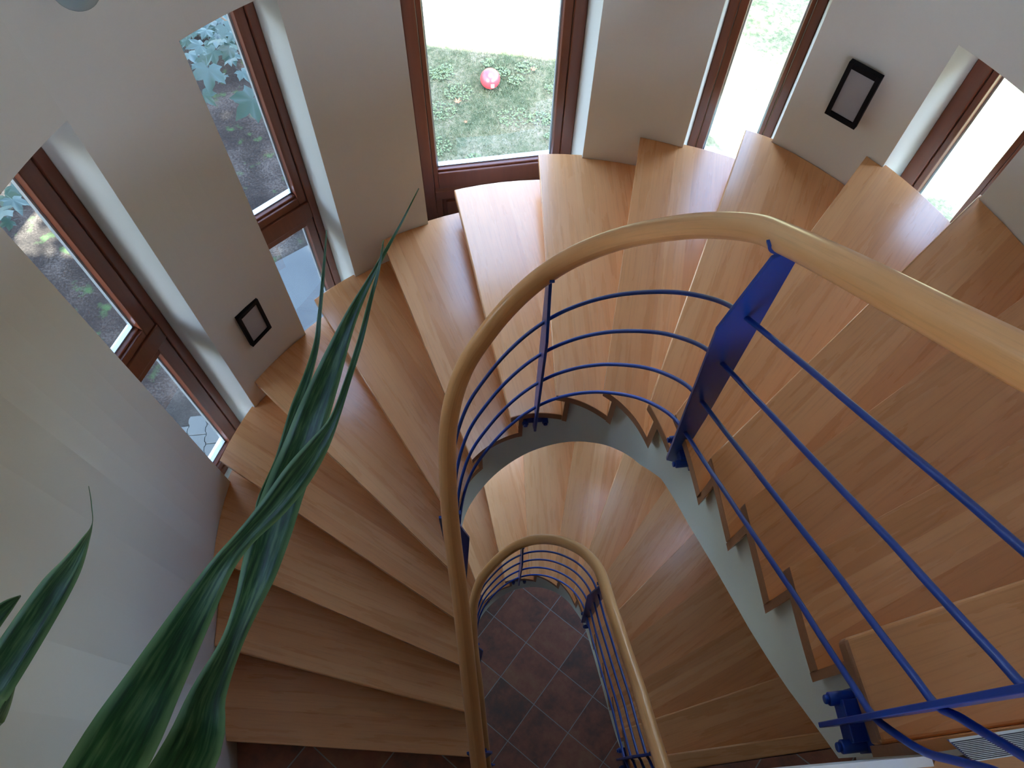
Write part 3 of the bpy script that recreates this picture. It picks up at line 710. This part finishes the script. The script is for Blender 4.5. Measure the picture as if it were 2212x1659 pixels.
for (x, y, s_, a, lb) in ((-.78, 7.33, .058, 1.1, 'larger brown dry leaf left of and nearer than the red ball'), (.13, 7.93, .05, .2, 'orange dry leaf right of the red ball near the sun edge'), (-.66, 7.0, .028, 2., 'small reddish dry leaf scrap nearest the window on the left')):
    mb = lobed((x, y, .03), s_, a, 0, curl=-.5, seed=int(x*100)); o = mb.build('dry_leaf', M['dryleaf'], None, origin=(x, y, .0)); prop(o, lb, 'leaf', 'dry leaves on the lawn')
# grass and clover on the near lawn
rnd = random.Random(7); mb = MB()
for i in range(15000):
    x = rnd.uniform(-1.6, .9); y = rnd.uniform(6.0, 8.35); h = rnd.uniform(.012, .045); a = rnd.uniform(0, 6.28); dx, dy = math.cos(a)*.004, math.sin(a)*.004
    lx, ly = rnd.uniform(-.025, .025), rnd.uniform(-.025, .025); q = mb.add([(x-dx, y-dy, -.02), (x+dx, y+dy, -.02), (x+lx, y+ly, h-.02)]); mb.face(q)
prop(mb.build('grass', M['grass']), 'short grass blades on the shaded lawn', 'grass', kind='stuff')
mb = MB()
cl = [(rnd.uniform(-1.5, .8), rnd.uniform(6.1, 8.2), rnd.uniform(.05, .22)) for _ in range(26)]
for cx, cy, cr in cl:
    for i in range(int(cr*700)):
        a = rnd.uniform(0, 6.28); rr = cr*math.sqrt(rnd.random()); x, y = cx+rr*math.cos(a), cy+rr*math.sin(a)*.8; z = rnd.uniform(.0, .03); r_ = rnd.uniform(.008, .015); tl = [rnd.uniform(-.006, .006) for _ in range(5)]
        q = mb.add([(x+r_*math.cos(k*1.2566), y+r_*math.sin(k*1.2566), z+tl[k]) for k in range(5)]); mb.face(q)
prop(mb.build('clover', M['clover']), 'patches of green clover in the shaded lawn', 'clover', kind='stuff')
# unseen tree shaped for its shade right of the middle window, and maple by the left windows
def leafcloud(mb, c, rad, n, size, rnd, shell=.55, lobes=False):
    for i in range(n):
        d = V((rnd.gauss(0, 1), rnd.gauss(0, 1), rnd.gauss(0, 1))).normalized(); rr = shell+(1-shell)*rnd.random()
        p = V(c)+V((d.x*rad[0], d.y*rad[1], d.z*rad[2]))*rr
        e1 = V((rnd.gauss(0, 1), rnd.gauss(0, 1), rnd.gauss(0, .5))).normalized(); e2 = e1.cross(V((rnd.gauss(0, .5), rnd.gauss(0, .5), 1))).normalized(); s_ = size*rnd.uniform(.6, 1.2)
        if lobes:
            pr = [(1, 0), (.45, .25), (.62, .62), (.15, .45), (-.1, .8), (-.3, .25), (-.6, 0), (-.3, -.25), (-.1, -.8), (.15, -.45), (.62, -.62), (.45, -.25)]
        else: pr = [(1, 0), (.3, .42), (-.5, .35), (-.8, 0), (-.5, -.35), (.3, -.42)]
        mb.face(mb.add([p+e1*s_*a+e2*s_*b for a, b in pr]))
root = empty('garden_tree', (3.95, 5.65, -.02)); prop(root, 'small tree shading a patch of the lawn outside the window right of the middle one', 'tree')
mb = MB(); rnd = random.Random(11)
for c, r_, n_ in (((3.2, 6.5, 5.0), (1.05, .95, .45), 2600), ((2.75, 5.55, 5.0), (.34, .34, .2), 260), ((3.1, 5.75, 4.9), (.5, .3, .2), 380), ((2.7, 7.2, 5.1), (.6, .6, .3), 600)):
    leafcloud(mb, c, r_, n_, .045, rnd, .1)
mb.build('foliage', M['bush'], root)
mb = MB(); mb.tube([V((3.95, 5.65, -.05)), V((3.9, 5.75, 2.2)), V((3.5, 6.1, 4.6))], lambda t: .06-.035*t, 10); mb.build('trunk', M['bark'], root)
root = empty('shade_hedge', (-9.0, 5, -.02)); prop(root, 'tall dark hedge added out of view to darken the left garden', 'shade_hedge')  # leafy screen out of view, added to cut low sky light on the soil
mb = MB(); rnd = random.Random(3)
for i in range(3200): 
    t_ = rnd.uniform(-3, 20); p = V((-9+rnd.uniform(-.5, .5), t_, rnd.uniform(0, 5.2))) if t_ < 12.5 else V((-9+(t_-12.5), 12.5+rnd.uniform(-.5, .5), rnd.uniform(0, 5.2)))
    a = rnd.uniform(0, 6.28); s_ = rnd.uniform(.16, .26); e1 = V((math.cos(a), math.sin(a), rnd.uniform(-.5, .5))).normalized(); e2 = e1.cross(V((rnd.gauss(0, 1), rnd.gauss(0, 1), .3))).normalized()
    mb.face(mb.add([p+e1*s_*q+e2*s_*r_ for q, r_ in ((1, 0), (.3, .5), (-.8, .3), (-.8, -.3), (.3, -.5))]))
mb.build('foliage', M['bush'], root)
mb = MB(); mb.tube([V((-9, -3, .1)), V((-9, 12.5, .1))], .1, 8); mb.build('stem', M['bark'], root)
root = empty('maple_tree', (-5.9, 3.6, -.02)); prop(root, 'maple with big lobed leaves outside the left windows', 'tree')
mb = MB(); T0 = V((-5.9, 3.6, -.05)); mb.tube([T0, V((-5.85, 3.5, 2.5)), V((-5.6, 3.3, 5.0)), V((-5.2, 2.4, 9.2))], lambda t: .17-.09*t, 14); mb.build('trunk', M['bark'], root)
def twig(pts, r0):
    br = MB(); br.tube([V(p) for p in pts], lambda t: r0*(1-.8*t), 7); br.build('branch', M['bark'], root)
twig([(-5.6, 3.35, 4.4), (-4.6, 4.2, 4.3), (-3.4, 4.6, 3.9), (-2.5, 4.75, 3.55), (-2.0, 4.5, 3.3)], .035)
twig([(-3.4, 4.6, 3.9), (-3.0, 5.0, 3.6), (-2.3, 5.4, 3.4)], .015); twig([(-5.5, 3.35, 4.8), (-4.4, 3.2, 4.6), (-3.4, 3.3, 4.2), (-2.75, 3.0, 3.9)], .03)
twig([(-5.3, 2.7, 7.8), (-4.3, 1.8, 9.2), (-3.2, 1.2, 9.9)], .04); twig([(-5.3, 2.6, 8.2), (-6.2, 1.4, 9.3), (-6.8, .2, 9.9)], .04)
fo = MB(); rnd = random.Random(5)
LEAVES = [(-1.837,3.645,3.654,0.104),(-1.858,4.119,3.568,0.076),(-1.901,3.791,3.698,0.065),(-2.007,3.857,3.673,0.043),(-2.037,4.22,3.458,0.062),(-2.045,4.349,3.284,0.073),(-1.85,4.042,3.471,0.06),(-1.907,3.931,3.536,0.079),(-1.815,3.931,3.485,0.051),(-2.296,4.38,3.137,0.098),(-2.05,4.029,3.404,0.053),(-1.597,3.546,3.733,0.054),(-1.431,3.18,3.876,0.106),(-2.126,4.016,3.113,0.076),(-2.212,4.705,3.144,0.078),(-2.115,4.677,3.224,0.077),(-2.282,4.567,3.185,0.068),(-2.231,4.308,3.346,0.056),(-1.751,3.957,3.645,0.05),(-2.031,4.423,3.199,0.052),(-2.201,4.541,3.104,0.068),(-2.184,4.204,3.195,0.047),(-2.676,2.554,3.663,0.109),(-2.902,2.882,3.35,0.077),(-3.148,3.096,3.116,0.075),(-3.151,3.209,3.058,0.063),(-2.709,2.572,3.553,0.047),(-1.907,4.469,3.356,0.086),(-2.257,4.906,3.082,0.095),(-2.133,4.868,3.134,0.084)]
def maple_leaf(mb, c, size, rnd, heading, tilt=.35):
    """one palmate leaf: five toothed lobes, blade nearly level and drooping at the tip"""
    out = []
    for a, r_ in ((-162,.24),(-146,.50),(-128,.58),(-114,.78),(-104,.60),(-92,.56),(-78,.74),(-66,.80),(-54,1.0),(-46,.80),(-40,.76),(-28,.60),(-20,.76),(-13,.86),(0,1.15),(13,.86),(20,.76),(28,.60),(40,.76),(46,.80),(54,1.0),(66,.80),(78,.74),(92,.56),(104,.60),(114,.78),(128,.58),(146,.50),(162,.24)):
        t_ = math.radians(a); out.append((math.cos(t_)*r_*size, math.sin(t_)*r_*size))
    R_ = Matrix.Rotation(rnd.uniform(-tilt, tilt), 4, 'X') @ Matrix.Rotation(rnd.uniform(-tilt, tilt)+.15, 4, 'Y') @ Matrix.Rotation(heading, 4, 'Z')
    T = lambda p, q: V(c)+(R_ @ V((p, q, .12*abs(q)-.35*(p*p+q*q)/size)))
    ci = mb.add([T(0, 0)])[0]; ring = mb.add([T(*q) for q in out])
    for i in range(len(ring)-1): mb.face((ci, ring[i], ring[i+1]), None, True)
    mb.face(mb.add([T(0, .012*size), T(0, -.012*size), T(-size*.95, -.01*size), T(-size*.95, .01*size)]))
for x, y, z, s_ in LEAVES: maple_leaf(fo, (x, y, z), s_*1.12, rnd, rnd.uniform(-2.6, -.6), .45)
for i in range(10000):                         # crown set out of view to shade the soil bed, thinned for dapples
    x, y, z = rnd.uniform(-7.4, -2.55), rnd.uniform(-.9, 3.8), rnd.uniform(9.1, 10.6)
    sy = y+z*.60
    d2 = (x+.07*z+5.2)**2+(sy-5.3)**2
    if d2 < .85**2 and rnd.random() < .86: continue
    maple_leaf(fo, (x, y, z), rnd.uniform(.07, .12), rnd, rnd.uniform(0, 6.28), .5)
for i in range(70):
    maple_leaf(fo, (rnd.gauss(-2.35, .22), rnd.gauss(4.95, .28), rnd.uniform(2.75, 3.25)), rnd.uniform(.05, .09), rnd, rnd.uniform(-2.6, -.6), .6)
for i in range(3600):                         # unseen wide crown added to cut sky light over the side garden
    x, y = rnd.uniform(-14, -2.8), rnd.uniform(-3., 13.)
    if x > -7.6 and y < 4.0: continue
    maple_leaf(fo, (x, y, rnd.uniform(9.2, 10.8)), rnd.uniform(.2, .3), rnd, rnd.uniform(0, 6.28), .5)
for i in range(420):                          # low shoots at the far end of the soil bed
    maple_leaf(fo, (rnd.uniform(-4.6, -3.3), rnd.uniform(7.9, 9.6), rnd.uniform(.1, 1.1)), rnd.uniform(.06, .12), rnd, rnd.uniform(0, 6.28), .5)
fo.build('foliage', M['maple'], root)
# eaves of the house: what shades the near lawn
mb = MB()
mb.prism([(-2.5, -6.2), (-2.5, 3.15), (1.1, 2.75), (1.45, 2.2), (1.7, .85), (7.5, .85), (7.5, -6.2)], ZTOP+.25, ZTOP+.42)
mb.prism([(-7.5, -6.2), (-7.5, -.4), (-4.4, -.4), (-2.5, -.2), (-2.5, -6.2)], ZTOP+.25, ZTOP+.42)
prop(mb.build('roof', M['roof']), 'roof slab over the stair tower and the house behind', kind='structure')
